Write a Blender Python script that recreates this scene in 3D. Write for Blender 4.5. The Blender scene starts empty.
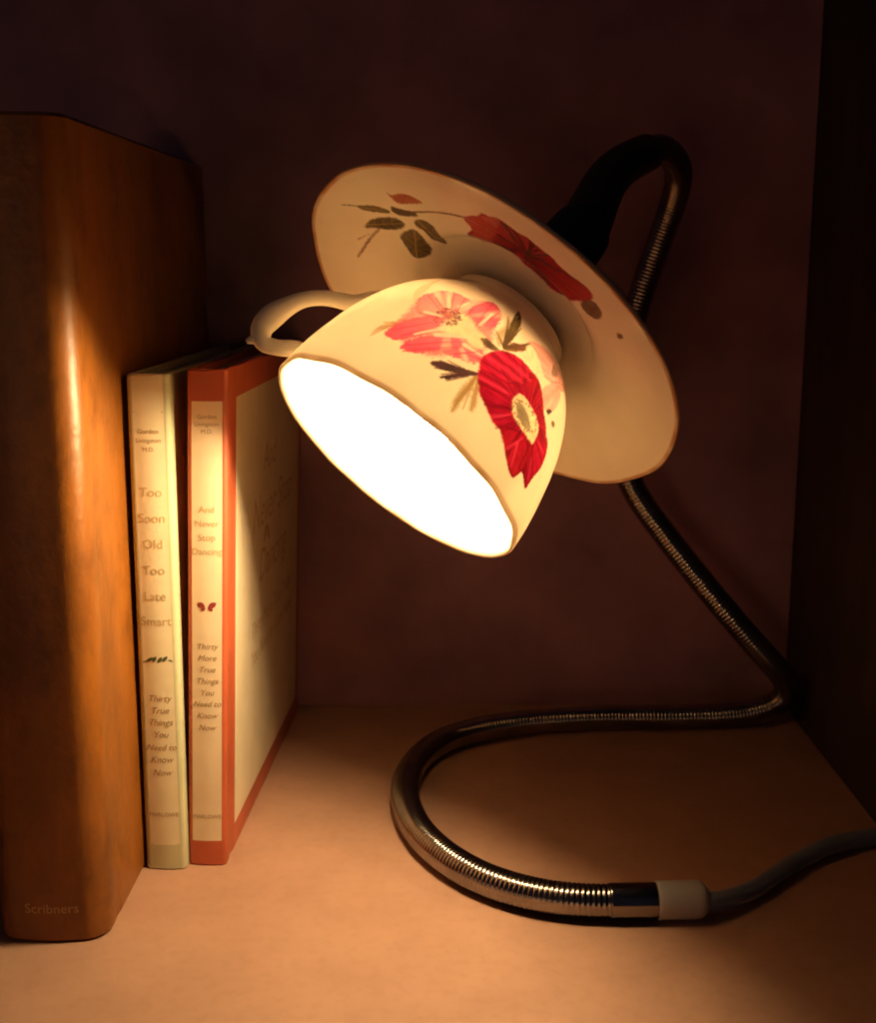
import bpy, math, random
import numpy as np
from mathutils import Vector, Matrix, Quaternion, noise

random.seed(4)
S = bpy.context.scene
COL = S.collection

# ------------------------------------------------------------------ helpers
def link(o, parent=None):
    COL.objects.link(o)
    if parent is not None:
        o.parent = parent
    return o

def mesh_obj(name, verts, faces, mat, parent=None, smooth=True, mats=None, fmat=None):
    me = bpy.data.meshes.new(name)
    me.from_pydata([tuple(v) for v in verts], [], [tuple(f) for f in faces])
    for m in (mats or [mat]):
        me.materials.append(m)
    if fmat is not None:
        me.polygons.foreach_set('material_index', np.asarray(fmat, dtype=np.int32))
    me.polygons.foreach_set('use_smooth', np.full(len(me.polygons), smooth))
    me.update()
    return link(bpy.data.objects.new(name, me), parent)

def empty(name, loc, rotz=0.0):
    o = bpy.data.objects.new(name, None)
    o.empty_display_size = 0.02
    o.location = loc
    o.rotation_euler = (0, 0, rotz)
    return link(o)

def tag(o, label=None, cat=None, group=None, kind=None):
    if label: o['label'] = label
    if cat: o['category'] = cat
    if group: o['group'] = group
    if kind: o['kind'] = kind
    return o

def catmull(pts, n_per=24):
    P = [np.array(p, float) for p in pts]
    P = [2*P[0]-P[1]] + P + [2*P[-1]-P[-2]]
    out = []
    for i in range(1, len(P)-2):
        p0, p1, p2, p3 = P[i-1:i+3]
        # centripetal form keeps the bends round
        t0 = 0.0
        t1 = t0 + np.linalg.norm(p1-p0)**.5
        t2 = t1 + np.linalg.norm(p2-p1)**.5
        t3 = t2 + np.linalg.norm(p3-p2)**.5
        for t in np.linspace(t1, t2, n_per, endpoint=False):
            A1 = (t1-t)/(t1-t0)*p0+(t-t0)/(t1-t0)*p1
            A2 = (t2-t)/(t2-t1)*p1+(t-t1)/(t2-t1)*p2
            A3 = (t3-t)/(t3-t2)*p2+(t-t2)/(t3-t2)*p3
            B1 = (t2-t)/(t2-t0)*A1+(t-t0)/(t2-t0)*A2
            B2 = (t3-t)/(t3-t1)*A2+(t-t1)/(t3-t1)*A3
            out.append((t2-t)/(t2-t1)*B1+(t-t1)/(t2-t1)*B2)
    out.append(P[-2])
    return np.array(out)

def resample(path, step):
    seg = np.linalg.norm(np.diff(path, axis=0), axis=1)
    s = np.concatenate([[0], np.cumsum(seg)])
    n = max(2, int(round(s[-1]/step))+1)
    t = np.linspace(0, s[-1], n)
    return np.stack([np.interp(t, s, path[:, k]) for k in range(3)], 1), t

def smooth_path(p, it):
    for _ in range(it):
        q = p.copy()
        q[1:-1] = .25*p[:-2]+.5*p[1:-1]+.25*p[2:]
        p = q
    return p

def frames(path):
    T = np.gradient(path, axis=0)
    T /= np.linalg.norm(T, axis=1)[:, None]
    a = np.array([0, 0, 1.0]) if abs(T[0][2]) < .9 else np.array([1.0, 0, 0])
    N = [np.cross(T[0], a)]
    N[0] /= np.linalg.norm(N[0])
    for i in range(1, len(path)):
        n = N[-1]-T[i]*(N[-1]@T[i])
        N.append(n/np.linalg.norm(n))
    N = np.array(N)
    return T, N, np.cross(T, N)

def sweep(path, rad, seg=28, caps=True, flat=1.0):
    """tube along path; rad(i) per sample, flat squeezes the second axis"""
    T, N, B = frames(path)
    a = np.linspace(0, 2*math.pi, seg, endpoint=False)
    r = np.asarray(rad, float)[:, None, None]
    V = (path[:, None, :] + r*(np.cos(a)[None, :, None]*N[:, None, :]
         + flat*np.sin(a)[None, :, None]*B[:, None, :])).reshape(-1, 3)
    n = len(path)
    F = []
    for i in range(n-1):
        for j in range(seg):
            k = (j+1) % seg
            F.append((i*seg+j, i*seg+k, (i+1)*seg+k, (i+1)*seg+j))
    V = list(V)
    if caps:
        V.append(path[0]); V.append(path[-1])
        for j in range(seg):
            k = (j+1) % seg
            F.append((len(V)-2, k, j))
            F.append((len(V)-1, (n-1)*seg+j, (n-1)*seg+k))
    return np.array(V), F

def lathe(profile, nseg, rfun=None):
    """profile: (r, h) list; returns verts and quads round local z"""
    pr = np.array(profile, float)
    a = np.linspace(0, 2*math.pi, nseg, endpoint=False)
    R = np.repeat(pr[:, 0][:, None], nseg, 1)
    H = np.repeat(pr[:, 1][:, None], nseg, 1)
    if rfun is not None:
        R, H = rfun(R, H, a[None, :])
    V = np.stack([R*np.cos(a), R*np.sin(a), H], -1).reshape(-1, 3)
    n = len(pr)
    i = np.arange(n-1)[:, None]; j = np.arange(nseg)[None, :]
    k = (j+1) % nseg
    F = np.stack([i*nseg+j, i*nseg+k, (i+1)*nseg+k, (i+1)*nseg+j], -1).reshape(-1, 4)
    return V, F

def big_mesh(name, V, F, mat, parent, colors=None):
    me = bpy.data.meshes.new(name)
    V = np.asarray(V, np.float32); F = np.asarray(F, np.int32)
    me.vertices.add(len(V)); me.vertices.foreach_set('co', V.ravel())
    me.loops.add(F.size); me.loops.foreach_set('vertex_index', F.ravel())
    me.polygons.add(len(F))
    me.polygons.foreach_set('loop_start', np.arange(0, F.size, 4, dtype=np.int32))
    me.polygons.foreach_set('loop_total', np.full(len(F), 4, np.int32))
    me.update(calc_edges=True)
    me.polygons.foreach_set('use_smooth', np.full(len(F), True))
    if colors is not None:
        at = me.color_attributes.new('glaze_colour', 'FLOAT_COLOR', 'POINT')
        at.data.foreach_set('color', np.asarray(colors, np.float32).ravel())
    me.materials.append(mat)
    return link(bpy.data.objects.new(name, me), parent)

# ------------------------------------------------------------------ materials
def new_mat(name):
    m = bpy.data.materials.new(name)
    m.use_nodes = True
    nt = m.node_tree
    b = nt.nodes['Principled BSDF']
    return m, nt, b

def noise_mix(nt, c1, c2, scale, detail=4, lo=.35, hi=.65, coord='Object', stretch=None, rough=.55):
    tc = nt.nodes.new('ShaderNodeTexCoord')
    src = tc.outputs[coord]
    if stretch:
        mp = nt.nodes.new('ShaderNodeMapping')
        mp.inputs['Scale'].default_value = stretch
        nt.links.new(src, mp.inputs[0]); src = mp.outputs[0]
    nz = nt.nodes.new('ShaderNodeTexNoise')
    nz.inputs['Scale'].default_value = scale
    nz.inputs['Detail'].default_value = detail
    nz.inputs['Roughness'].default_value = rough
    nt.links.new(src, nz.inputs['Vector'])
    cr = nt.nodes.new('ShaderNodeValToRGB')
    cr.color_ramp.elements[0].position = lo
    cr.color_ramp.elements[0].color = (*c1, 1)
    cr.color_ramp.elements[1].position = hi
    cr.color_ramp.elements[1].color = (*c2, 1)
    nt.links.new(nz.outputs['Fac'], cr.inputs[0])
    return cr.outputs[0], nz.outputs['Fac']

def bump(nt, b, fac, strength, dist=.001):
    bp = nt.nodes.new('ShaderNodeBump')
    bp.inputs['Strength'].default_value = strength
    bp.inputs['Distance'].default_value = dist
    nt.links.new(fac, bp.inputs['Height'])
    nt.links.new(bp.outputs[0], b.inputs['Normal'])

def mat_noise(name, c1, c2, scale, rough=.6, bs=0.0, bd=.0005, stretch=None, lo=.35, hi=.65,
              spec=.5, detail=4, bscale=None):
    m, nt, b = new_mat(name)
    c, f = noise_mix(nt, c1, c2, scale, detail, lo, hi, stretch=stretch)
    nt.links.new(c, b.inputs['Base Color'])
    b.inputs['Roughness'].default_value = rough
    b.inputs['Specular IOR Level'].default_value = spec
    if bs:
        if bscale:
            _, f = noise_mix(nt, c1, c2, bscale, 5)
        bump(nt, b, f, bs, bd)
    return m

def mat_flat(name, c, rough=.6, metal=0.0, spec=.5):
    return mat_noise(name, [x*.92 for x in c], [min(1, x*1.06) for x in c], 60, rough, spec=spec) if not metal else _metal(name, c, rough)

def _metal(name, c, rough):
    m, nt, b = new_mat(name)
    col, f = noise_mix(nt, [x*.75 for x in c], c, 90, 5)
    nt.links.new(col, b.inputs['Base Color'])
    b.inputs['Metallic'].default_value = 1
    mr = nt.nodes.new('ShaderNodeMapRange')
    mr.inputs['To Min'].default_value = rough*.7
    mr.inputs['To Max'].default_value = rough*1.5
    nt.links.new(f, mr.inputs['Value'])
    nt.links.new(mr.outputs[0], b.inputs['Roughness'])
    return m

def mat_china(name, trans, spec=.45):
    m, nt, b = new_mat(name)
    at = nt.nodes.new('ShaderNodeVertexColor'); at.layer_name = 'glaze_colour'
    # faint clay mottling under the glaze
    c, f = noise_mix(nt, (.93, .93, .92), (1, 1, 1), 55, 5)
    mx = nt.nodes.new('ShaderNodeMix'); mx.data_type = 'RGBA'; mx.blend_type = 'MULTIPLY'
    mx.inputs['Factor'].default_value = 1
    nt.links.new(at.outputs['Color'], mx.inputs['A']); nt.links.new(c, mx.inputs['B'])
    nt.links.new(mx.outputs['Result'], b.inputs['Base Color'])
    b.inputs['Roughness'].default_value = .09
    b.inputs['Specular IOR Level'].default_value = spec
    bump(nt, b, f, .05, .0006)
    if trans:
        tr = nt.nodes.new('ShaderNodeBsdfTranslucent')
        tn = nt.nodes.new('ShaderNodeMix'); tn.data_type = 'RGBA'; tn.blend_type = 'MULTIPLY'
        tn.inputs['Factor'].default_value = 1
        tn.inputs['B'].default_value = (1, .95, .88, 1)
        nt.links.new(mx.outputs['Result'], tn.inputs['A'])
        nt.links.new(tn.outputs['Result'], tr.inputs['Color'])
        ms = nt.nodes.new('ShaderNodeMixShader')
        ml = nt.nodes.new('ShaderNodeMath'); ml.operation = 'MULTIPLY'
        ml.inputs[1].default_value = trans
        nt.links.new(at.outputs['Alpha'], ml.inputs[0]); nt.links.new(ml.outputs[0], ms.inputs[0])
        out = nt.nodes['Material Output']
        nt.links.new(b.outputs[0], ms.inputs[1]); nt.links.new(tr.outputs[0], ms.inputs[2])
        nt.links.new(ms.outputs[0], out.inputs[0])
    return m

M = {}
M['china_cup'] = mat_china('bone_china_cup', .45)
M['china_saucer'] = mat_china('bone_china_saucer', .06, .12)
M['chrome'] = _metal('dark_chrome', (.34, .31, .29), .15)
M['sleeve'] = _metal('smooth_chrome', (.36, .33, .31), .13)
M['black'] = mat_flat('black_socket', (.012, .012, .014), .45)
M['cap'] = mat_flat('ivory_plastic', (.42, .42, .42), .42)
M['cord'] = mat_flat('grey_cord', (.14, .16, .24), .5)

# bulb
m, nt, b = new_mat('lit_bulb')
b.inputs['Base Color'].default_value = (1, .95, .9, 1)
b.inputs['Emission Color'].default_value = (1.0, .72, .37, 1)
b.inputs['Emission Strength'].default_value = 385
M['bulb'] = m

# table: pale maple veneer with soft grain
m, nt, b = new_mat('table_veneer')
c, f = noise_mix(nt, (.425, .237, .158), (.46, .262, .175), 7, 6, .3, .7)
c2, f2 = noise_mix(nt, (.88, .86, .87), (1.0, 1.0, 1.0), 34, 7, .3, .62)
mx = nt.nodes.new('ShaderNodeMix'); mx.data_type = 'RGBA'; mx.blend_type = 'MULTIPLY'
mx.inputs['Factor'].default_value = 1
nt.links.new(c, mx.inputs['A']); nt.links.new(c2, mx.inputs['B'])
c4, f4 = noise_mix(nt, (.95, .935, .93), (1.0, 1.0, 1.0), 220, 6, .36, .52)
mx2 = nt.nodes.new('ShaderNodeMix'); mx2.data_type = 'RGBA'; mx2.blend_type = 'MULTIPLY'
mx2.inputs['Factor'].default_value = 1
nt.links.new(mx.outputs['Result'], mx2.inputs['A']); nt.links.new(c4, mx2.inputs['B'])
nt.links.new(mx2.outputs['Result'], b.inputs['Base Color'])
b.inputs['Roughness'].default_value = .55
b.inputs['Specular IOR Level'].default_value = .3
bump(nt, b, f2, .12, .0008)
M['table'] = m
M['wall'] = mat_noise('maroon_plaster', (.17, .090, .135), (.44, .22, .29), 11, .75, .5, .003, lo=.3, hi=.7, detail=9)
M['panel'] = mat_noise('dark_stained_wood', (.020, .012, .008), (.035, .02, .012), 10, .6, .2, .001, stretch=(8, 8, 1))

# leather
m, nt, b = new_mat('brown_leather')
c, f = noise_mix(nt, (.115, .037, .006), (.33, .110, .013), 30, 9, .3, .7, stretch=(1, 1, .45), rough=.7)
c2, f2 = noise_mix(nt, (.55, .50, .45), (1, 1, 1), 70, 6, .28, .45)
mx = nt.nodes.new('ShaderNodeMix'); mx.data_type = 'RGBA'; mx.blend_type = 'MULTIPLY'
mx.inputs['Factor'].default_value = .7
nt.links.new(c, mx.inputs['A']); nt.links.new(c2, mx.inputs['B'])
nt.links.new(mx.outputs['Result'], b.inputs['Base Color'])
b.inputs['Roughness'].default_value = .40
b.inputs['Specular IOR Level'].default_value = .38
c3, f3 = noise_mix(nt, (0, 0, 0), (1, 1, 1), 230, 6)
bump(nt, b, f3, .45, .0006)
M['leather'] = m
M['pages'] = mat_noise('page_edges', (.50, .44, .32), (.66, .60, .46), 30, .8, stretch=(40, 1, 1))
M['sage'] = mat_noise('sage_paper', (.50, .50, .30), (.60, .58, .36), 40, .5)
M['cream'] = mat_noise('cream_paper', (.74, .67, .44), (.82, .74, .50), 50, .45)
M['red'] = mat_noise('brick_red_paper', (.42, .085, .035), (.52, .11, .045), 40, .5)
M['cream_rose'] = mat_noise('warm_cream_paper', (.76, .62, .42), (.84, .70, .48), 50, .45)
M['ink_brown'] = mat_flat('faded_brown_ink', (.35, .23, .10), .6)
M['ink_tan'] = mat_flat('pale_tan_ink', (.52, .40, .20), .6)
M['ink_red'] = mat_flat('dark_red_ink', (.25, .03, .025), .6)
M['ink_rose'] = mat_flat('faded_rose_ink', (.58, .38, .24), .6)
M['ink_green'] = mat_flat('dark_green_ink', (.06, .08, .03), .6)
M['gilt'] = mat_flat('worn_gilt', (.46, .27, .11), .45)

# ------------------------------------------------------------------ setting
def box(name, lo, hi, mat, parent=None):
    x0, y0, z0 = lo; x1, y1, z1 = hi
    V = [(x, y, z) for x in (x0, x1) for y in (y0, y1) for z in (z0, z1)]
    F = [(0, 1, 3, 2), (4, 6, 7, 5), (0, 4, 5, 1), (2, 3, 7, 6), (0, 2, 6, 4), (1, 5, 7, 3)]
    return mesh_obj(name, V, F, mat, parent, smooth=False)

tag(box('table_top', (-.70, .02, -.025), (.1845, .633, 0), M['table']), kind='structure')
tag(box('wall', (-.70, .633, -.03), (.1845, .655, .75), M['wall']), kind='structure')
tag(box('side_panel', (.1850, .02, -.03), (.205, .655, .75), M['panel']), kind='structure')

# ------------------------------------------------------------------ books
def book_outline(w, d, rc, bulge, board=.0024, groove=.0007, gpos=.009):
    """outer outline of a casing seen from above: back-left, round the spine, to back-right.
       returns list of (x, y, zone) where zone marks the strip that FOLLOWS the point"""
    h = w/2
    P = [(-h, d, 'left'), (-h, gpos+.004, 'joint'), (-h+groove, gpos, 'joint'), (-h, gpos-.004, 'corner')]
    n = 8
    for i in range(n+1):
        a = math.pi+i/n*math.pi/2
        P.append((-h+rc+rc*math.cos(a), rc+rc*math.sin(a)-(0), 'corner' if i < n else 'spine'))
    m = 8
    for i in range(1, m):
        t = i/m
        P.append((-h+rc+(w-2*rc)*t, -bulge*math.sin(math.pi*t), 'spine'))
    for i in range(n+1):
        a = 1.5*math.pi+i/n*math.pi/2
        P.append((h-rc+rc*math.cos(a), rc+rc*math.sin(a), 'corner'))
    P += [(h, gpos-.004, 'joint'), (h-groove, gpos, 'joint'), (h, gpos+.004, 'edge'),
          (h, gpos+.0065, 'right'), (h, d-.006, 'edge2'), (h, d, 'end')]
    return P

def build_casing(name, P, H, zcuts, mats, pick, parent, shear=0.0, th=.0024, bev=.0006):
    """a folded cover: outer skin, inner skin and the rims between; pick(zone, zband) -> material index"""
    n = len(P)
    xy = np.array([(p[0], p[1]) for p in P])
    t = np.gradient(xy, axis=0); t /= np.linalg.norm(t, axis=1)[:, None]
    nrm = np.stack([-t[:, 1], t[:, 0]], 1)     # turned inwards
    inner = xy+nrm*th
    zs = [0, bev]+list(zcuts)+[H-bev, H]
    V = []; F = []; fm = []
    def ring(pts, z): 
        s = len(V)
        for x, y in pts: V.append((x+shear*z, y, z))
        return s
    outer_rows = []
    for k, z in enumerate(zs):
        off = bev if k in (0, len(zs)-1) else 0
        outer_rows.append(ring(xy+nrm*off, z))
    inner_rows = [ring(inner, 0), ring(inner, H)]
    for k in range(len(zs)-1):
        for i in range(n-1):
            a, b2 = outer_rows[k]+i, outer_rows[k+1]+i
            F.append((a, a+1, b2+1, b2)); fm.append(pick(P[i][2], k, .5*(zs[k]+zs[k+1])))
    for i in range(n-1):
        a, b2 = inner_rows[0]+i, inner_rows[1]+i
        F.append((a+1, a, b2, b2+1)); fm.append(pick('inside', 0, 0))
        a, b2 = outer_rows[0]+i, inner_rows[0]+i
        F.append((a+1, a, b2, b2+1)); fm.append(pick('rim', 0, 0))
        a, b2 = outer_rows[-1]+i, inner_rows[1]+i
        F.append((a, a+1, b2+1, b2)); fm.append(pick('rim', 0, 0))
    for i in (0, n-1):
        q = [outer_rows[k]+i for k in range(len(zs))]+[inner_rows[1]+i, inner_rows[0]+i]
        F.append(tuple(q if i else q[::-1])); fm.append(pick('rim', 0, 0))
    o = mesh_obj(name, V, F, None, parent, smooth=True, mats=mats, fmat=fm)
    sm = np.array([len(p.vertices) == 4 for p in o.data.polygons])
    o.data.polygons.foreach_set('use_smooth', sm)
    md = o.modifiers.new('edges', 'EDGE_SPLIT'); md.split_angle = math.radians(38)
    return o

def page_block(parent, w, d, H, shear=0.0, th=.0026):
    h = w/2-th
    z0, z1 = .003, H-.003
    V = []
    for z in (z0, z1):
        for x, y in ((-h, .004), (h, .004), (h, d-.004), (h*.3, d-.006), (-h*.3, d-.006), (-h, d-.004)):
            V.append((x+shear*z, y, z))
    F = [tuple(range(5, -1, -1)), tuple(range(6, 12))]
    for i in range(6):
        k = (i+1) % 6
        F.append((i, k, 6+k, 6+i))
    return mesh_obj('page_block', V, F, M['pages'], parent, smooth=False)

def text_mesh(body, size, shear=0.0, bold=0.0, squeeze=1.0):
    cu = bpy.data.curves.new('t', 'FONT')
    cu.body = body; cu.size = size; cu.align_x = 'CENTER'; cu.align_y = 'CENTER'
    cu.shear = shear; cu.offset = bold; cu.resolution_u = 3
    o = bpy.data.objects.new('t', cu); COL.objects.link(o)
    dg = bpy.context.evaluated_depsgraph_get()
    me = bpy.data.meshes.new_from_object(o.evaluated_get(dg))
    V = np.array([v.co[:] for v in me.vertices]); F = [tuple(p.vertices) for p in me.polygons]
    bpy.data.objects.remove(o); bpy.data.curves.remove(cu); bpy.data.meshes.remove(me)
    V[:, 0] *= squeeze
    return V, F

def spine_lettering(name, lines, mat, parent, wtext, ysurf, shear=0.0, italics=0.0, cx=0.0, bold=0.0, squeeze=1.0):
    """lines: (text, size, z)"""
    VV = []; FF = []
    for body, size, z in lines:
        V, F = text_mesh(body, size, italics, bold, squeeze)
        o = len(VV)
        for v in V:
            x = v[0]+cx; zz = z+v[1]
            VV.append((x+shear*zz, ysurf(x)-.00012, zz))
        FF += [tuple(i+o for i in f) for f in F]
    return mesh_obj(name, VV, FF, mat, parent, smooth=False)

def poly_sheet(name, polys, mat, parent, place):
    VV = []; FF = []
    for p in polys:
        o = len(VV)
        VV += [place(*q) for q in p]
        FF.append(tuple(range(o, o+len(p))))
    return mesh_obj(name, VV, FF, mat, parent, smooth=False)

def leaf(cx, cz, L, W, ang, n=7):
    out = []
    for s in (1, -1):
        rng = range(n+1) if s == 1 else range(n-1, 0, -1)
        for i in rng:
            t = i/n
            x = (t-.5)*L; y = s*W*.5*math.sin(math.pi*t)**.8
            out.append((cx+x*math.cos(ang)-y*math.sin(ang), cz+x*math.sin(ang)+y*math.cos(ang)))
    return out

# --- big leather book
LW, LD, LH = .0385, .222, .277
lb = empty('leather_book', (-.1345, .3965, 0), math.radians(-.6))
tag(lb, 'tall thick brown leather book with rounded spine, largest of the three standing books', 'book', 'books standing against the wall')
P = book_outline(LW, LD, .0092, .0008, gpos=.0160, groove=.0003)
build_casing('leather_cover', P, LH, [.002, .14, LH-.002], [M['leather']], lambda z, k, h: 0, lb, th=.003, bev=.0012)
page_block(lb, LW, LD, LH, th=.0031)
lsurf = lambda x: -.0008*math.sin(math.pi*min(1, max(0, (x+LW/2-.0092)/(LW-.0184))))
spine_lettering('lettering', [('Scribners', .0050, .0128)], M['gilt'], lb, LW, lsurf, cx=.0010)

# --- two small hardbacks
BW, BD, BH = .0158, .170, .1925
zc = [.0105, BH-.0155]
gb = empty('cream_book', (-.1058, .4495, 0), math.radians(-2.6))
tag(gb, 'slim cream and sage green hardback standing between the leather book and the red edged book', 'book', 'books standing against the wall')
P = book_outline(BW, BD, .0022, .0006)
build_casing('dust_jacket', P, BH, zc, [M['sage'], M['cream']],
             lambda z, k, h: 1 if (z in ('spine',) and h > .0105) or (z == 'right' and .0105 < h < BH-.0155) else 0, gb, shear=.006)
page_block(gb, BW, BD, BH, .006)
gs = lambda x: -.0006*math.sin(math.pi*min(1, max(0, (x+BW/2-.0022)/(BW-.0044))))
Z = lambda y, d: LETTER_Z(y, d)
def LETTER_Z(py, Y):
    q = (py-512)/1250.0
    s, c = .19612, .98058
    return .232+Y*(-s-c*q)/(c-s*q)
def L(lines, Y):
    return [(t, s, LETTER_Z(p, Y)) for t, s, p in lines]
spine_lettering('author_lettering', L([('Gordon', .00245, 432), ('Livingston', .00231, 441), ('M.D.', .00231, 450)], .4495), M['ink_brown'], gb, BW, gs, .006, cx=-.0003)
spine_lettering('title_lettering', L([('Too', .00490, 493), ('Soon', .00490, 519), ('Old', .00490, 545), ('Too', .00490, 571), ('Late', .00490, 597), ('Smart', .00490, 622)], .4495), M['ink_tan'], gb, BW, gs, .006, cx=-.0001)
spine_lettering('subtitle_lettering', L([('Thirty', .00356, 699), ('True', .00356, 711), ('Things', .00356, 723), ('You', .00356, 735), ('Need to', .00343, 748), ('Know', .00356, 760), ('Now', .00356, 773)], .4495), M['ink_brown'], gb, BW, gs, .006, italics=.3)
spine_lettering('publisher_lettering', L([('MARLOWE', .00234, 815)], .4495), M['ink_brown'], gb, BW, gs, .006)
zo = LETTER_Z(660, .4495)
pl = lambda x, z: (x+.006*z, gs(x)-.00012, z)
poly_sheet('leaf_ornament', [leaf(-.0030, zo, .0036, .0013, .5), leaf(-.0012, zo+.0002, .0028, .0013, 1.0), leaf(.0008, zo-.0001, .0030, .0014, .9),
            leaf(.0027, zo+.0003, .0030, .0014, .8), leaf(-.0049, zo-.0008, .0022, .0005, .4), leaf(.0048, zo-.0004, .0020, .0005, -.4)], M['ink_green'], gb, pl)
# rules across the spine
for zr in (LETTER_Z(413, .4495), .0107):
    poly_sheet('spine_rule', [[(-.0055, zr), (.0055, zr), (.0055, zr+.0003), (-.0055, zr+.0003)]], M['ink_tan'], gb, pl)

RW, RH, RY = .0150, .1938, .4529
sh = .036
rb = empty('red_book', (-.0905, RY, 0), math.radians(-2.95))
tag(rb, 'slim brick red edged hardback with cream panels, nearest to the teacup lamp', 'book', 'books standing against the wall')
P = book_outline(RW, BD, .0018, .0005)
build_casing('dust_jacket', P, RH, [.0105, RH-.0115], [M['red'], M['cream_rose']],
             lambda z, k, h: 1 if (z in ('spine', 'right') and .0105 < h < RH-.0115) else 0, rb, shear=sh)
page_block(rb, RW, BD, RH, sh)
rs = lambda x: -.0005*math.sin(math.pi*min(1, max(0, (x+RW/2-.0018)/(RW-.0036))))
spine_lettering('author_lettering', L([('Gordon', .00224, 417), ('Livingston', .00224, 424.5), ('M.D.', .00224, 432)], RY), M['ink_brown'], rb, RW, rs, sh)
spine_lettering('title_lettering', L([('And', .00364, 510), ('Never', .00364, 524), ('Stop', .00364, 538), ('Dancing', .00350, 552)], RY), M['ink_tan'], rb, RW, rs, sh)
spine_lettering('subtitle_lettering', L([('Thirty', .00326, 647), ('More', .00326, 658.5), ('True', .00326, 670), ('Things', .00326, 681.5), ('You', .00326, 693), ('Need to', .00313, 704.5), ('Know', .00326, 716), ('Now', .00326, 728)], RY), M['ink_brown'], rb, RW, rs, sh, italics=.3)
spine_lettering('publisher_lettering', L([('MARLOWE', .00224, 817)], RY), M['ink_brown'], rb, RW, rs, sh)
zo = LETTER_Z(607, RY)
pl = lambda x, z: (x+sh*z, rs(x)-.00012, z)
poly_sheet('butterfly_ornament', [leaf(-.0021, zo+.0006, .0036, .0022, -.55), leaf(.0021, zo+.0006, .0036, .0022, .55),
            leaf(-.0014, zo-.0009, .0022, .0015, .7), leaf(.0014, zo-.0009, .0022, .0015, -.7)], M['ink_red'], rb, pl)
# front cover printing (faces the lamp side)
VV = []; FF = []
for body, size, y, z in [('And', .017, .085, .150), ('Never Stop', .020, .095, .128), ('Dancing', .020, .095, .104), ]:
    V, F = text_mesh(body, size, .25)
    o = len(VV)
    VV += [(RW/2+.00015+sh*(z+v[1]), y+v[0], z+v[1]) for v in V]
    FF += [tuple(i+o for i in f) for f in F]
mesh_obj('cover_lettering', VV, FF, M['ink_rose'], rb, smooth=False)
VV = []; FF = []
for body, size, y, z in [('Thirty More True Things', .0095, .095, .080), ('You Need to Know Now', .0095, .095, .068)]:
    V, F = text_mesh(body, size, .25)
    o = len(VV)
    VV += [(RW/2+.00015+sh*(z+v[1]), y+v[0], z+v[1]) for v in V]
    FF += [tuple(i+o for i in f) for f in F]
mesh_obj('cover_subtitle', VV, FF, M['ink_rose'], rb, smooth=False)

plc = lambda y, z: (RW/2+.00016+sh*z, y, z)
poly_sheet('cover_flourish', [leaf(.076, .117, .011, .005, .75), leaf(.083, .116, .011, .005, -.75)], M['ink_rose'], rb, plc)

# ------------------------------------------------------------------ teacup lamp
BASE = np.array([.085, .505, 0.0])
lamp = empty('teacup_lamp', BASE)
tag(lamp, 'lit lamp made of a floral teacup and saucer on a coiled chrome gooseneck', 'lamp')

HEAD = 1.035                                     # overall size of cup and saucer
RC = np.array([0, 0, .232])+HEAD*np.array([-.0136, .38734, -.06132])   # centre of the cup's mouth
A = np.array([-.5880, -.4505, -.6718]); A /= np.linalg.norm(A)   # the way the mouth faces
EX = np.array([-.78636, .12383, .60523]); EX -= A*(EX@A); EX /= np.linalg.norm(EX)  # towards the handle
EZ = -A
EY = np.cross(EZ, EX)
ROT = Matrix(((EX[0], EY[0], EZ[0]), (EX[1], EY[1], EZ[1]), (EX[2], EY[2], EZ[2])))
def cup_local(o):
    o.matrix_basis = Matrix.Translation(Vector(RC-BASE)) @ ROT.to_4x4() @ Matrix.Scale(HEAD, 4)
    return o
# the saucer is glued on a little askew and off centre
SO = np.array([0, 0, .232])+HEAD*np.array([-.01370, .38244, -.05916])
SA = np.array([-.56198, -.49058, -.66597]); SA /= np.linalg.norm(SA)
SX = np.array([-.79894, .11344, .59062]); SX -= SA*(SX@SA); SX /= np.linalg.norm(SX)
SZ = -SA
SY = np.cross(SZ, SX)
SROT = Matrix(((SX[0], SY[0], SZ[0]), (SX[1], SY[1], SZ[1]), (SX[2], SY[2], SZ[2])))
def saucer_local(o):
    o.matrix_basis = Matrix.Translation(Vector(SO-BASE)) @ SROT.to_4x4() @ Matrix.Scale(HEAD, 4)
    return o

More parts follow.
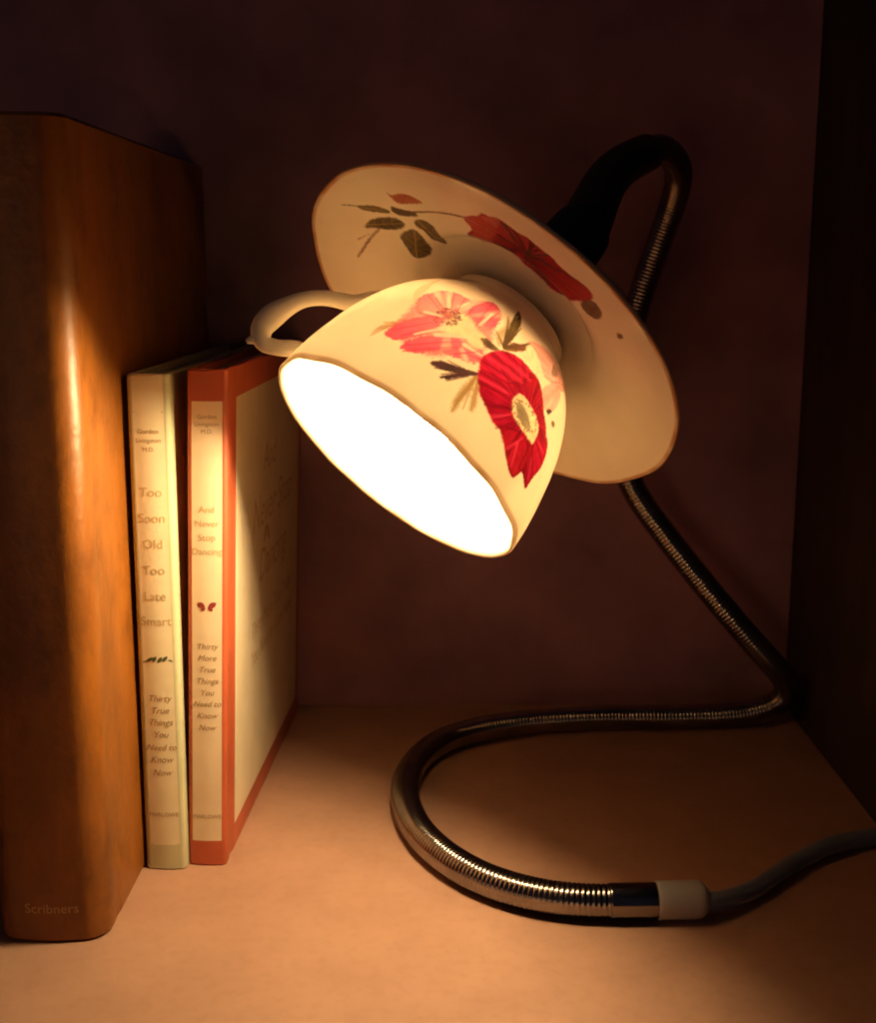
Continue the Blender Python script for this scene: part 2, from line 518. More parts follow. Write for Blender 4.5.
# ---- painting the transfer prints under the glaze (outlines in millimetres on the china)
CUP_ART = {
    'pinkA': [(43.0, 17.6), (44.0, 22.4), (46.6, 26.3), (49.8, 29.8), (52.8, 26.9), (52.9, 24.4), (50.3, 20.2), (47.4, 17.0), (45.0, 16.3)],
    'pinkB': [(50.4, 15.7), (52.0, 20.5), (56.0, 25.0), (61.7, 29.2), (64.7, 28.2), (63.6, 24.7), (58.9, 20.8), (55.0, 16.3), (52.0, 14.7)],
    'paleA': [(42.1, 33.0), (40.9, 37.8), (44.1, 43.0), (48.8, 44.2), (53.8, 43.6), (56.4, 40.7), (55.0, 36.2), (51.3, 34.3), (48.8, 31.1), (45.6, 30.1)],
    'pinkC': [(56.4, 41.4), (56.2, 46.8), (59.2, 50.3), (63.5, 48.4), (65.5, 43.0), (64.4, 37.5), (62.0, 35.6), (59.1, 36.2)],
    'pinkD': [(60.4, 21.5), (63.5, 26.6), (66.9, 28.9), (69.2, 27.2), (68.5, 24.7), (65.1, 22.4)],
    'pinkE': [(46.2, 26.3), (44.6, 30.1), (48.2, 33.0), (52.3, 34.3), (54.2, 33.0), (50.9, 28.2)],
    'creamC': [(53.5, 34.0), (55.3, 37.2), (59.7, 36.9), (62.6, 35.3), (66.4, 34.3), (67.7, 30.5), (64.9, 28.5), (60.8, 29.2), (57.5, 27.2), (54.5, 27.2)],
    'stamenBox': [(50.3, 27.9), (49.3, 31.7), (51.9, 34.9), (56.3, 34.9), (57.9, 32.1), (56.0, 27.9), (52.9, 26.3)],
    'red': [(69.3, 26.3), (69.8, 30.5), (72.4, 34.6), (77.8, 37.5), (84.2, 37.8), (88.4, 37.8), (92.4, 35.3), (96.3, 31.4), (101.6, 27.6), (106.4, 24.4), (107.5, 19.2), (106.0, 14.1), (105.3, 9.6), (99.8, 10.9), (98.1, 7.4), (94.9, 7.4), (90.3, 10.3), (86.1, 13.1), (82.4, 13.5), (78.0, 15.4), (75.1, 16.7), (72.1, 20.2), (70.4, 23.1)],
    'redTop': [(69.3, 26.3), (69.8, 30.5), (72.4, 34.6), (77.8, 37.5), (84.2, 37.8), (85.5, 35.6), (82.2, 29.8), (79.5, 26.9), (74.9, 25.6), (71.3, 24.0)],
    'redRight': [(84.4, 36.9), (88.4, 37.8), (92.4, 35.3), (96.3, 31.4), (101.6, 27.6), (98.1, 25.6), (94.4, 27.6), (90.2, 28.9), (86.8, 31.1)],
    'redLow': [(97.1, 19.6), (98.1, 25.6), (103.2, 26.9), (106.4, 24.4), (107.5, 19.2), (106.0, 14.1), (105.3, 9.6), (100.9, 11.9), (99.4, 15.7)],
    'redLeft': [(86.6, 14.7), (90.3, 18.3), (96.6, 19.2), (99.4, 15.7), (99.7, 11.9), (98.1, 7.4), (94.9, 7.4), (90.3, 10.3)],
    'eye': [(84.2, 23.4), (84.0, 26.0), (85.8, 28.2), (90.3, 27.9), (95.0, 26.9), (97.5, 25.0), (98.1, 20.5), (96.2, 19.9), (91.9, 19.9), (87.2, 20.5)],
    'core': [(85.2, 24.4), (86.1, 26.0), (89.7, 25.6), (92.9, 24.0), (94.6, 22.4), (93.2, 21.2), (89.4, 21.2), (86.9, 22.4)],
    'leafA': [(59.1, 15.1), (60.5, 17.3), (64.5, 19.2), (69.6, 21.5), (71.1, 21.8), (68.3, 18.9), (64.5, 16.3), (61.1, 14.7)],
    'leafB': [(63.6, 13.1), (66.0, 17.0), (69.8, 21.2), (70.7, 21.2), (67.7, 17.0), (65.4, 13.8)],
    'leafC': [(71.4, 6.7), (70.2, 10.3), (69.8, 16.7), (70.8, 21.8), (72.0, 17.6), (72.3, 11.5), (72.4, 7.4)],
    'leafD': [(75.2, 10.6), (73.5, 13.8), (72.1, 18.0), (72.7, 19.9), (74.8, 16.3), (76.2, 11.9)],
    'leafE': [(69.1, 59.0), (72.9, 52.6), (73.5, 42.3), (72.3, 35.9), (70.4, 40.4), (69.3, 47.8)],
    'leafF': [(79.8, 47.4), (80.0, 43.3), (76.1, 38.1), (72.6, 35.6), (73.9, 40.4), (77.3, 43.6)],
    'leafG': [(65.1, 33.0), (67.1, 34.6), (71.1, 34.0), (70.2, 32.4), (67.3, 31.7)],
    'leafH': [(39.9, 13.1), (38.9, 16.7), (40.6, 20.5), (43.0, 23.1), (42.2, 18.6), (40.5, 16.0)],
    'leafI': [(39.1, 32.7), (34.6, 38.8), (32.8, 45.2), (32.3, 50.7), (37.4, 41.4), (39.0, 36.5), (41.5, 32.7)],
    'leafJ': [(67.7, 38.8), (68.2, 44.2), (67.0, 50.0), (69.8, 46.5), (70.8, 39.4), (71.0, 35.3)],
    'paleR': [(81.2, 47.0), (88.0, 51.5), (96.0, 53.0), (104.0, 53.5), (110.0, 52.0), (105.0, 47.5), (96.6, 43.8), (90.2, 41.9), (85.6, 42.5)],
    'paleS': [(92.5, 36.5), (98.1, 44.9), (102.8, 43.0), (100.4, 35.9), (96.2, 33.3)],
    'paleT': [(80.3, 45.8), (85.5, 44.2), (89.6, 40.7), (85.0, 38.8), (80.6, 39.1)],
    'coreR': [(94.6, 50.3), (98.4, 51.0), (99.0, 48.4), (94.4, 45.2)],
    'dotA': [(96.9, 32.7), (98.7, 34.6), (100.3, 34.6), (98.7, 32.4)],
    'dotB': [(102.2, 32.7), (104.1, 33.7), (105.0, 32.4), (103.1, 31.4)],
}
SAUCER_ART = {
    'leafA': [(57.3, 12.0), (54.7, 14.9), (51.2, 17.0), (47.5, 17.3), (47.8, 15.2), (52.2, 12.4), (55.6, 11.0)],
    'leafAt': [(62.6, 8.6), (59.9, 11.0), (56.8, 12.5), (57.0, 11.9), (59.6, 10.1)],
    'leafB': [(53.2, 2.0), (52.4, 6.6), (49.3, 11.0), (45.3, 14.4), (42.0, 13.3), (42.6, 9.2), (46.5, 4.9), (50.1, 3.2), (52.5, 0.9)],
    'leafC': [(39.3, 18.0), (37.3, 21.2), (33.2, 20.4), (29.8, 14.7), (28.1, 10.9), (31.2, 10.4), (35.0, 14.3), (38.4, 15.3)],
    'leafD': [(41.9, 4.0), (41.2, 8.6), (38.6, 12.5), (34.9, 10.0), (31.8, 4.2), (31.3, -0.3), (33.4, -3.5), (35.8, -3.6), (39.0, -0.1)],
    'redleaf': [(49.8, 29.4), (48.1, 28.5), (45.3, 32.7), (41.9, 34.1), (38.6, 32.6), (41.9, 28.3), (45.3, 24.9), (47.9, 26.6)],
    'leafE': [(47.4, 20.7), (44.3, 21.8), (40.1, 23.9), (39.2, 21.7), (43.2, 17.8), (46.3, 17.4)],
    'stemA': [(40.2, 24.5), (34.5, 30.9), (29.9, 35.4), (24.6, 39.3), (24.5, 38.4), (29.9, 33.9), (34.5, 29.8), (40.1, 23.2)],
    'stemB': [(48.5, 3.6), (50.0, -3.9), (51.6, -16.0), (52.3, -16.2), (51.1, -5.4), (49.3, 2.9)],
    'stemC': [(51.3, -2.1), (52.6, -5.2), (53.8, -7.9), (54.0, -6.8), (52.4, -3.7)],
    'flower': [(25.3, 37.9), (20.7, 46.5), (15.3, 53.4), (10.0, 52.7), (3.7, 53.5), (-2.9, 52.0), (-9.8, 50.4), (-16.4, 52.3), (-19.7, 48.2), (-17.3, 38.4), (-11.7, 28.6), (-5.7, 28.3), (1.4, 29.3), (8.8, 31.3), (15.0, 29.7), (19.9, 26.2), (22.2, 33.4)],
    'flowerB': [(25.3, 37.9), (20.7, 46.5), (15.3, 53.4), (14.7, 39.9), (15.5, 28.6), (19.9, 26.2), (22.2, 33.4)],
    'flowerC': [(9.0, 53.3), (3.7, 53.5), (-2.9, 52.0), (-6.8, 49.3), (-8.2, 36.5), (-2.9, 30.0), (3.4, 36.9)],
    'bud': [(-17.6, 37.4), (-20.2, 46.3), (-24.5, 43.8), (-24.6, 36.5), (-20.9, 34.3)],
    'mark': [(-31.7, 40.3), (-32.8, 42.9), (-34.0, 41.4), (-33.0, 38.3)],
}
CUP_STROKES = {
    'frondE': [(72.6, 36.2, 72.1, 52.6), (72.6, 36.2, 68.9, 55.5), (72.3, 38.1, 74.0, 49.7), (72.6, 36.2, 80.0, 46.8), (73.0, 37.5, 79.3, 42.6), (72.6, 36.2, 67.6, 39.4), (72.3, 36.5, 68.2, 48.1)],
    'frondA': [(71.1, 22.1, 59.2, 15.1), (69.6, 21.2, 61.0, 14.4), (71.1, 22.1, 63.6, 13.1), (67.6, 20.2, 62.3, 19.2), (67.4, 18.9, 63.5, 14.1), (69.1, 19.2, 65.7, 13.5), (64.7, 18.9, 60.7, 17.6)],
    'frondC': [(71.0, 21.5, 71.7, 6.7), (71.1, 18.9, 70.8, 9.9), (71.0, 20.8, 73.6, 9.6), (71.7, 21.2, 75.5, 11.2), (72.1, 20.2, 75.8, 12.8), (71.5, 16.3, 71.3, 8.7)],
    'frondG': [(71.3, 34.0, 65.4, 33.0), (69.2, 34.0, 66.4, 34.3), (71.1, 33.3, 67.6, 31.4)],
    'frondH': [(43.0, 23.1, 39.9, 13.5), (42.1, 19.9, 39.3, 16.7), (42.7, 21.5, 39.1, 19.9)],
    'foldP': [(43.7, 18.6, 51.2, 27.9), (47.2, 18.3, 53.2, 26.6), (50.6, 15.7, 62.3, 28.2), (52.9, 15.4, 62.3, 25.3), (41.2, 37.5, 50.3, 33.3), (46.8, 43.9, 52.3, 35.3), (51.2, 44.2, 53.8, 35.6), (59.1, 50.7, 61.4, 35.6), (63.6, 47.8, 62.5, 35.6), (62.5, 22.4, 67.1, 28.2), (69.1, 26.6, 63.9, 24.4), (44.9, 28.9, 52.2, 30.5), (56.4, 41.4, 56.6, 36.9), (44.3, 37.8, 51.6, 34.0)],
    'foldW': [(54.7, 24.4, 63.3, 31.1), (54.4, 27.6, 49.8, 20.8), (50.3, 36.9, 46.5, 41.4), (62.3, 37.5, 62.2, 45.5), (62.9, 27.2, 68.5, 27.9), (46.5, 30.1, 51.3, 31.7), (58.2, 34.6, 65.4, 33.3), (52.6, 39.4, 53.5, 43.3)],
    'foldR': [(69.9, 26.6, 84.0, 29.8), (70.5, 30.8, 85.3, 33.0), (72.9, 34.9, 86.2, 36.2), (71.4, 23.1, 82.4, 26.0), (72.9, 19.9, 83.3, 24.0), (77.7, 15.7, 85.6, 22.1), (84.2, 13.1, 89.0, 20.2), (86.9, 16.0, 91.8, 19.2), (97.1, 19.6, 97.9, 10.3), (97.6, 21.2, 104.5, 9.9), (97.6, 22.1, 107.5, 20.2), (96.9, 25.6, 103.8, 25.3), (93.2, 30.8, 97.2, 30.1), (89.4, 31.4, 89.7, 36.2)],
    'foldL': [(70.2, 28.9, 83.7, 31.4), (71.4, 32.7, 85.8, 34.6), (72.3, 21.5, 82.1, 24.7), (81.2, 14.4, 86.8, 21.2), (90.6, 11.5, 93.4, 18.3), (100.6, 16.7, 104.4, 11.9), (99.1, 22.4, 105.6, 22.8), (92.7, 15.4, 95.1, 8.7)],
}
def vnoise1(t, seed):
    i = np.floor(t).astype(int); f = t-i; f = f*f*(3-2*f)
    h = lambda k: np.modf(np.abs(np.sin((k % 997)*12.9898+seed*78.233)*43758.5453))[0]
    return h(i)*(1-f)+h(i+1)*f
def vnoise2(x, y, seed):
    ix = np.floor(x).astype(int); iy = np.floor(y).astype(int)
    fx = x-ix; fy = y-iy; fx = fx*fx*(3-2*fx); fy = fy*fy*(3-2*fy)
    h = lambda a, b: np.modf(np.abs(np.sin(a*127.1+b*311.7+seed*74.7)*43758.5453))[0]
    return (h(ix, iy)*(1-fx)+h(ix+1, iy)*fx)*(1-fy)+(h(ix, iy+1)*(1-fx)+h(ix+1, iy+1)*fx)*fy
def smooth_closed(poly, n=5):
    P = np.array(poly, float); out = []
    m = len(P)
    for i in range(m):
        p0, p1, p2, p3 = P[i-1], P[i], P[(i+1) % m], P[(i+2) % m]
        for t in np.linspace(0, 1, n, endpoint=False):
            out.append(.5*((2*p1)+(p2-p0)*t+(2*p0-5*p1+4*p2-p3)*t*t+(3*p1-p0-3*p2+p3)*t**3))
    return np.array(out)
def sdist(px, py, P):
    """signed distance, positive inside"""
    d = np.full(px.shape, 1e9); ins = np.zeros(px.shape, bool)
    m = len(P)
    for i in range(m):
        x1, y1 = P[i]; x2, y2 = P[(i+1) % m]
        ex, ey = x2-x1, y2-y1
        L2 = ex*ex+ey*ey+1e-12
        t = np.clip(((px-x1)*ex+(py-y1)*ey)/L2, 0, 1)
        d = np.minimum(d, (px-x1-t*ex)**2+(py-y1-t*ey)**2)
        c = (y1 > py) != (y2 > py)
        ins ^= c & (px < (x2-x1)*(py-y1)/(y2-y1+1e-12)+x1)
    return np.where(ins, 1, -1)*np.sqrt(d)
def paint(col, X, Y, ok, poly, c1, c2=None, centre=None, vein=.34, soft=.45, freq=9.0, opac=1.0, seed=1, ragged=.25, pale=None, edge=0.0):
    P = smooth_closed(poly)
    lo = P.min(0)-1.5; hi = P.max(0)+1.5
    idx = np.where(ok & (X > lo[0]) & (X < hi[0]) & (Y > lo[1]) & (Y < hi[1]))[0]
    if not len(idx): return
    x = X[idx]; y = Y[idx]
    d = sdist(x, y, P)+ragged*(vnoise2(x*1.7, y*1.7, seed)-.5)*2
    al = np.clip((d+soft)/(2*soft), 0, 1); al = al*al*(3-2*al)*opac
    c1 = np.array(c1, float); c2 = c1 if c2 is None else np.array(c2, float)
    if centre is None: centre = P.mean(0)-np.array([0, .1])
    dx = x-centre[0]; dy = y-centre[1]
    r = np.hypot(dx, dy); rm = max(1e-6, np.hypot(P[:, 0]-centre[0], P[:, 1]-centre[1]).max())
    k = np.clip(r/rm, 0, 1)[:, None]
    c = c1*(1-k)+c2*k
    th = np.arctan2(dy, dx)
    v = .6*vnoise1(th*freq+r*.08+50, seed)+.4*vnoise1(th*freq*2.3+90, seed+3)
    v = np.clip((v-.3)/.5, 0, 1)[:, None]
    c = c*(1-vein*v)
    if pale is not None:
        w = np.clip((vnoise1(th*freq*.7+20, seed+9)-.55)/.35, 0, 1)[:, None]*np.clip(1.3*k, 0, 1)
        c = c*(1-.65*w)+np.array(pale)*.65*w
    if edge: c = c*(1-edge*np.array([.45, 1, .9])*np.exp(-np.clip(d, 0, 9)/.55)[:, None])
    c = c*(1+.22*(vnoise2(x*.8, y*.8, seed+5)-.5))[:, None]
    col[idx, :3] = col[idx, :3]*(1-al[:, None])+c*al[:, None]
def petal_ring(col, X, Y, ok, poly, centre, n, cols, seed):
    """overlapping petals that together fill an outline"""
    P = smooth_closed(poly); c = np.array(centre)
    for i in range(n):
        a = 2*math.pi*(i*(n//2 if n % 2 else 1) % n)/n+.35
        th = np.arctan2(P[:, 1]-c[1], P[:, 0]-c[0])
        wd = 1.15*math.pi/n
        q = []
        for b in np.linspace(-1, 1, 9):
            m = np.argmin(np.abs((th-(a+b*wd)+math.pi) % (2*math.pi)-math.pi))
            R_ = np.hypot(*(P[m]-c))*(1.04-.22*b*b+.05*math.sin(7*b+i))
            q.append((c[0]+R_*math.cos(a+b*wd), c[1]+R_*math.sin(a+b*wd)))
        q.append((c[0]-.6*math.cos(a), c[1]-.6*math.sin(a)))
        paint(col, X, Y, ok, q, cols[i % len(cols)][0], cols[i % len(cols)][1], centre=centre, vein=.5, freq=16, soft=.4, seed=seed+i, edge=.5, ragged=.4)
def dots(col, X, Y, ok, pts, rad, c):
    for (a, b) in pts:
        idx = np.where(ok & (np.abs(X-a) < 2) & (np.abs(Y-b) < 2))[0]
        al = np.clip((rad-np.hypot(X[idx]-a, Y[idx]-b))/.35+.5, 0, 1)[:, None]
        col[idx, :3] = col[idx, :3]*(1-al)+np.array(c)*al
def stroke(col, X, Y, ok, a, b, wd, c, opac=1.0):
    a = np.array(a, float); b = np.array(b, float)
    lo = np.minimum(a, b)-2; hi = np.maximum(a, b)+2
    idx = np.where(ok & (X > lo[0]) & (X < hi[0]) & (Y > lo[1]) & (Y < hi[1]))[0]
    e = b-a; t = np.clip(((X[idx]-a[0])*e[0]+(Y[idx]-a[1])*e[1])/(e@e+1e-9), 0, 1)
    d = np.hypot(X[idx]-a[0]-t*e[0], Y[idx]-a[1]-t*e[1])
    al = (np.clip((wd*(1-.5*t)-d)/.3+.5, 0, 1)*opac)[:, None]
    col[idx, :3] = col[idx, :3]*(1-al)+np.array(c)*al

# outer wall of the cup, mouth (h = 0) to foot
CUP = [(.04614, .0), (.04598, .003), (.0457, .007), (.0450, .0125), (.0439, .0185), (.0425, .025), (.0401, .033), (.0371, .040), (.0333, .0464), (.0288, .0519), (.0246, .0560), (.0220, .0586), (.0213, .0602), (.0216, .0616)]
def dense(profile, step):
    p = catmull([(r, h, 0) for r, h in profile], 16)
    q, _ = resample(p, step)
    return q[:, :2]
outer = dense(CUP, .00032)
OUTER_S = np.concatenate([[0], np.cumsum(np.linalg.norm(np.diff(outer, axis=0), axis=1))])
inner_prof = dense([(.0446, .0008), (.0443, .004), (.0436, .0105), (.0425, .0175), (.0408, .0245), (.0383, .0315),
              (.0350, .0383), (.0308, .0448), (.0258, .0496), (.0205, .0528), (.012, .0545), (.004, .0548)], .0010)
lip = [(.0457, -.0007), (.0450, -.0004)]
prof = np.concatenate([inner_prof[::-1], np.array(lip)[::-1], outer, np.array([(.0205, .0617), (.0195, .0590), (.012, .0575), (.004, .0575)])])
n_in = len(inner_prof)+2
NSEG = 1150
def scallop(R, H, a):
    k = np.clip(1-H/.03, 0, 1)**1.5
    w = .00018*np.cos(14*a)*k
    return R+w, H+.00014*np.cos(14*a)*k
V, F = lathe(prof, NSEG, scallop)
CHINA = np.array([.82, .745, .65])
colors = np.ones((len(V), 4), np.float32); colors[:, :3] = CHINA
# alpha dims the glow towards the thicker foot, to shade the saucer's well
colors[np.arange(len(V)) < (n_in-2)*NSEG, :3] = (.50, .45, .38)      # inside has no print; china darkened to bounce less light out
colors[:, 3] = np.clip(1-(V[:, 2]-.043)/.010, .05, 1)
ang = np.tile(np.linspace(0, 2*math.pi, NSEG, endpoint=False), len(prof))
sarc = np.zeros(len(prof)); sarc[n_in:n_in+len(outer)] = OUTER_S
sarc[n_in+len(outer):] = -1; sarc[:n_in] = -1
sarc = np.repeat(sarc, NSEG)
ok = sarc >= 0
angs = (ang+math.pi) % (2*math.pi)-math.pi
X = angs*42.0; Y = sarc*1000.0
G = CUP_ART
OL, DK, PLUM = (.115, .085, .035), (.040, .024, .026), (.060, .026, .034)
RED, RED2 = (.20, .004, .022), (.29, .008, .036)
WH = (.84, .70, .62)
PK, PK2, PALE = (.56, .075, .16), (.66, .17, .25), (.78, .44, .44)
CRM = (.82, .74, .55)
def pc(key, *a, **k):
    P_ = np.array(G[key], float)
    if key[:4] in ('pink', 'pale'): P_ = P_.mean(0)+(P_-P_.mean(0))*1.16
    paint(colors, X, Y, ok, P_, *a, **k)
pc('leafI', (.55, .40, .26), (.60, .48, .32), opac=.7, seed=2)
pc('leafH', (.34, .22, .11), (.45, .33, .18), opac=.8, seed=3)
pc('leafC', (.24, .17, .07), (.42, .32, .17), opac=.8, soft=.6, seed=4)
pc('leafD', (.22, .15, .06), (.38, .28, .14), opac=.8, soft=.6, seed=5)
pc('leafJ', (.20, .15, .06), (.32, .24, .12), opac=.85, soft=.8, seed=6)
pc('leafE', OL, (.08, .055, .025), soft=.4, vein=.5, seed=7)
pc('leafF', (.16, .05, .035), OL, soft=.4, seed=8)
pc('paleR', PALE, (.74, .36, .38), centre=(102, 48), vein=.3, edge=.4, pale=WH, soft=.6, seed=9)
pc('paleT', (.82, .76, .62), vein=.1, soft=.6, seed=10)
pc('paleS', (.74, .34, .36), PALE, centre=(102, 48), vein=.3, edge=.4, pale=WH, soft=.6, seed=11)
for k in range(5): stroke(colors, X, Y, ok, (102, 48), (102+9*math.cos(1.2*k+.3), 48+7*math.sin(1.2*k+.3)), .4, (.50, .14, .17), .5)
pc('coreR', OL, DK, soft=.5, opac=.8, seed=12)
FC = (53.5, 32.5)
allp = np.array([q for k_ in ('pinkA', 'pinkB', 'pinkC', 'pinkD', 'pinkE', 'paleA') for q in G[k_]])
th_ = np.arctan2(allp[:, 1]-FC[1], allp[:, 0]-FC[0])
hull = []
for b_ in np.linspace(-math.pi, math.pi, 14, endpoint=False):
    m_ = np.abs((th_-b_+math.pi) % (2*math.pi)-math.pi) < .4
    q_ = allp[m_] if m_.any() else allp
    r_ = (np.hypot(q_[:, 0]-FC[0], q_[:, 1]-FC[1]).max() if m_.any() else 8)*.92
    hull.append((FC[0]+r_*math.cos(b_), FC[1]+r_*math.sin(b_)))
paint(colors, X, Y, ok, hull, (.76, .40, .40), (.70, .24, .29), centre=FC, vein=.3, soft=1.1, freq=5, seed=33, pale=(.82, .66, .58), ragged=.6)
pc('pinkE', PK2, PALE, centre=FC, vein=.25, seed=13, pale=WH, soft=.4, ragged=.55, edge=.55)
pc('paleA', PALE, PK2, centre=FC, vein=.22, seed=14, pale=WH, soft=.4, ragged=.5, edge=.5)
pc('pinkA', PK2, PK, centre=FC, vein=.3, seed=15, pale=WH, soft=.4, ragged=.55, edge=.55)
pc('pinkB', PK2, PK, centre=FC, vein=.3, seed=16, pale=WH, soft=.4, ragged=.55, edge=.55)
pc('pinkD', PK, PK2, centre=FC, vein=.3, seed=17, pale=WH, soft=.4, ragged=.55, edge=.55)
pc('pinkC', PK2, PK, centre=FC, vein=.3, seed=18, pale=WH, soft=.4, ragged=.55, edge=.55)
pc('creamC', CRM, (.80, .70, .52), centre=FC, vein=.12, soft=.9, seed=19)
rr = random.Random(8)
for k in range(64):
    a_ = rr.uniform(0, 2*math.pi); q_ = rr.uniform(.5, 1)
    e_ = (FC[0]-.6+4.3*q_*math.cos(a_), FC[1]+.2+4.4*q_*math.sin(a_))
    if k % 2: stroke(colors, X, Y, ok, (FC[0]-.6, FC[1]), e_, .24, (.22, .08, .07), .7)
    dots(colors, X, Y, ok, [e_], .42, (.07, .03, .03))
ST = CUP_STROKES
def strokes(key, wd, c, opac):
    for q in ST[key]: stroke(colors, X, Y, ok, q[:2], q[2:], wd, c, opac)
strokes('foldW', .75, (.85, .74, .66), .75)
strokes('foldP', .38, (.36, .020, .07), .7)
strokes('frondC', .55, (.20, .13, .05), .65)
strokes('frondE', .55, (.055, .035, .02), .8)
strokes('frondH', .45, (.26, .15, .07), .7)
strokes('frondG', .50, DK, .8)
strokes('frondA', .50, (.085, .04, .045), .85)
pc('leafA', DK, PLUM, soft=.3, vein=.4, seed=20)
pc('leafB', PLUM, DK, soft=.3, vein=.4, seed=21)
pc('leafG', DK, OL, soft=.35, seed=22)
RCN = (91, 24.5)
pc('red', RED2, RED, centre=RCN, vein=.42, freq=11, seed=23)
pc('redTop', (.36, .012, .05), RED2, centre=RCN, vein=.40, freq=13, seed=24, soft=.3, edge=.35)
pc('redLeft', RED, (.27, .010, .022), centre=RCN, vein=.5, freq=12, seed=25, soft=.3, edge=.35)
pc('redLow', (.26, .010, .02), RED2, centre=RCN, vein=.5, freq=12, seed=26, soft=.3, edge=.35)
pc('redRight', RED2, (.19, .007, .015), centre=RCN, vein=.45, freq=12, seed=27, soft=.3, edge=.35)
for key in ('redTop', 'redLeft', 'redLow'):                       # dark overlaps between the petals
    Pk = G[key]
    for i_ in range(len(Pk)//2, len(Pk)-1):
        stroke(colors, X, Y, ok, Pk[i_], Pk[i_+1], .30, (.10, .004, .009), .6)
strokes('foldL', .55, (.46, .03, .09), .5)
strokes('foldR', .42, (.09, .004, .010), .7)
for k in range(44):
    a_ = 2*math.pi*k/44+rr.uniform(-.06, .06)
    stroke(colors, X, Y, ok, (RCN[0]+6.5*math.cos(a_), RCN[1]+4.2*math.sin(a_)), (RCN[0]+rr.uniform(8.5, 13)*math.cos(a_), RCN[1]+rr.uniform(5.5, 9)*math.sin(a_)), .30, (.07, .002, .008), .6)
pc('eye', CRM, (.78, .62, .42), vein=.25, soft=.4, seed=28)
pc('core', (.16, .13, .09), (.24, .20, .13), vein=.4, soft=.4, seed=29)
for k in range(30):
    a_ = 2*math.pi*k/30+rr.uniform(-.1, .1)
    e_ = (90.4+6.2*math.cos(a_)*rr.uniform(.8, 1.05), 23.9+3.4*math.sin(a_)*rr.uniform(.8, 1.05))
    dots(colors, X, Y, ok, [e_], .34, (.10, .07, .05))
pc('dotA', DK, soft=.3, seed=30); pc('dotB', OL, soft=.3, seed=31)
# worn gilding on the lip
row = np.repeat(np.arange(len(prof)), NSEG)
lipmask = np.clip((n_in+4.5-row)/2, 0, 1)*(row >= n_in-2)
wear = (.55+.35*vnoise1(angs*9+40, 3))*lipmask
colors[:, :3] = colors[:, :3]*(1-wear[:, None])+np.array([.34, .22, .11])*wear[:, None]
cup = cup_local(big_mesh('teacup', V, F, M['china_cup'], lamp, colors))

# handle: a loop in the plane of EX and EZ
hp = [(.0446, .0098), (.0472, .0086), (.0512, .0056), (.0556, .0040), (.0588, .0070), (.0592, .0120), (.0578, .0180), (.0552, .0238), (.0512, .0282), (.0465, .0312), (.0420, .0335), (.0380, .0372), (.0345, .0405)]
path, _ = resample(smooth_path(catmull([(r, 0, h) for r, h in hp], 14), 6), .0006)
n = len(path); t = np.linspace(0, 1, n)
rad = .0019+.0002*np.exp(-((t-.06)/.05)**2)+.0014*np.exp(-((t-1)/.16)**2)+.0011*np.exp(-((t-.36)/.13)**2)
Vh, Fh = sweep(path, rad, 20, flat=1.35)
hm = mat_noise('handle_china', (.76, .70, .58), (.82, .76, .65), 60, .16)
h_ob = mesh_obj('cup_handle', Vh, Fh, hm, lamp); cup_local(h_ob)
sp, _ = resample(catmull([(.0572, 0, .0050), (.0588, 0, .0026), (.0598, 0, .0008)], 8), .0003)
Vs, Fs = sweep(sp, np.linspace(.0021, .0006, len(sp)), 16, flat=1.3)
mesh_obj('thumb_spur', Vs, Fs, hm, h_ob)

# saucer, dished towards the cup
SAU_F = [(.004, .0650), (.0203, .0650), (.0295, .0649), (.0322, .0643), (.0338, .0632), (.0357, .0622), (.0417, .0608), (.0498, .0585), (.0579, .0559), (.0640, .0539), (.0681, .0527), (.0697, .0523)]
front = dense(SAU_F, .00040)
back = dense([(.0703, .0528), (.0690, .0545), (.0640, .0566), (.0580, .0587), (.0500, .0612), (.0420, .0635), (.036, .0656), (.031, .0668), (.0295, .0684), (.0275, .0686), (.026, .0675), (.004, .0675)], .0012)
sprof = np.concatenate([front, back])
def scallop2(R, H, a):
    k = np.clip((R-.04)/.033, 0, 1)**2
    return R+.0002*np.cos(12*a+.4)*k+.0002*np.cos(5*a+1)*k, H-.00025*np.cos(12*a+.4)*k
NS2 = 1000
V2, F2 = lathe(sprof, NS2, scallop2)
colors2 = np.ones((len(V2), 4), np.float32); colors2[:, :3] = CHINA
ang2 = np.tile(np.linspace(0, 2*math.pi, NS2, endpoint=False), len(sprof))
r2 = np.repeat(np.concatenate([front[:, 0], np.full(len(back), -1.0)]), NS2)
ok2 = r2 > 0
X2 = r2*1000*np.cos(ang2); Y2 = r2*1000*np.sin(ang2)
G2 = SAUCER_ART
def ps(key, *a, **k): paint(colors2, X2, Y2, ok2, G2[key], *a, **k)
STEM = (.22, .095, .06)
ps('stemA', STEM, soft=.35, ragged=.15, seed=40); ps('stemB', STEM, (.30, .14, .08), soft=.4, ragged=.2, seed=41); ps('stemC', (.36, .16, .09), soft=.4, opac=.7, seed=42)
ps('leafAt', OL, soft=.35, opac=.7, seed=43)
ps('leafA', (.15, .105, .05), OL, vein=.4, seed=44)
ps('leafE', (.10, .06, .05), OL, vein=.4, seed=45)
ps('leafB', (.085, .06, .04), (.16, .12, .06), vein=.5, seed=46)
ps('leafC', (.10, .07, .045), (.16, .12, .06), vein=.5, seed=47)
ps('leafD', (.12, .09, .05), (.17, .125, .065), vein=.45, seed=48)
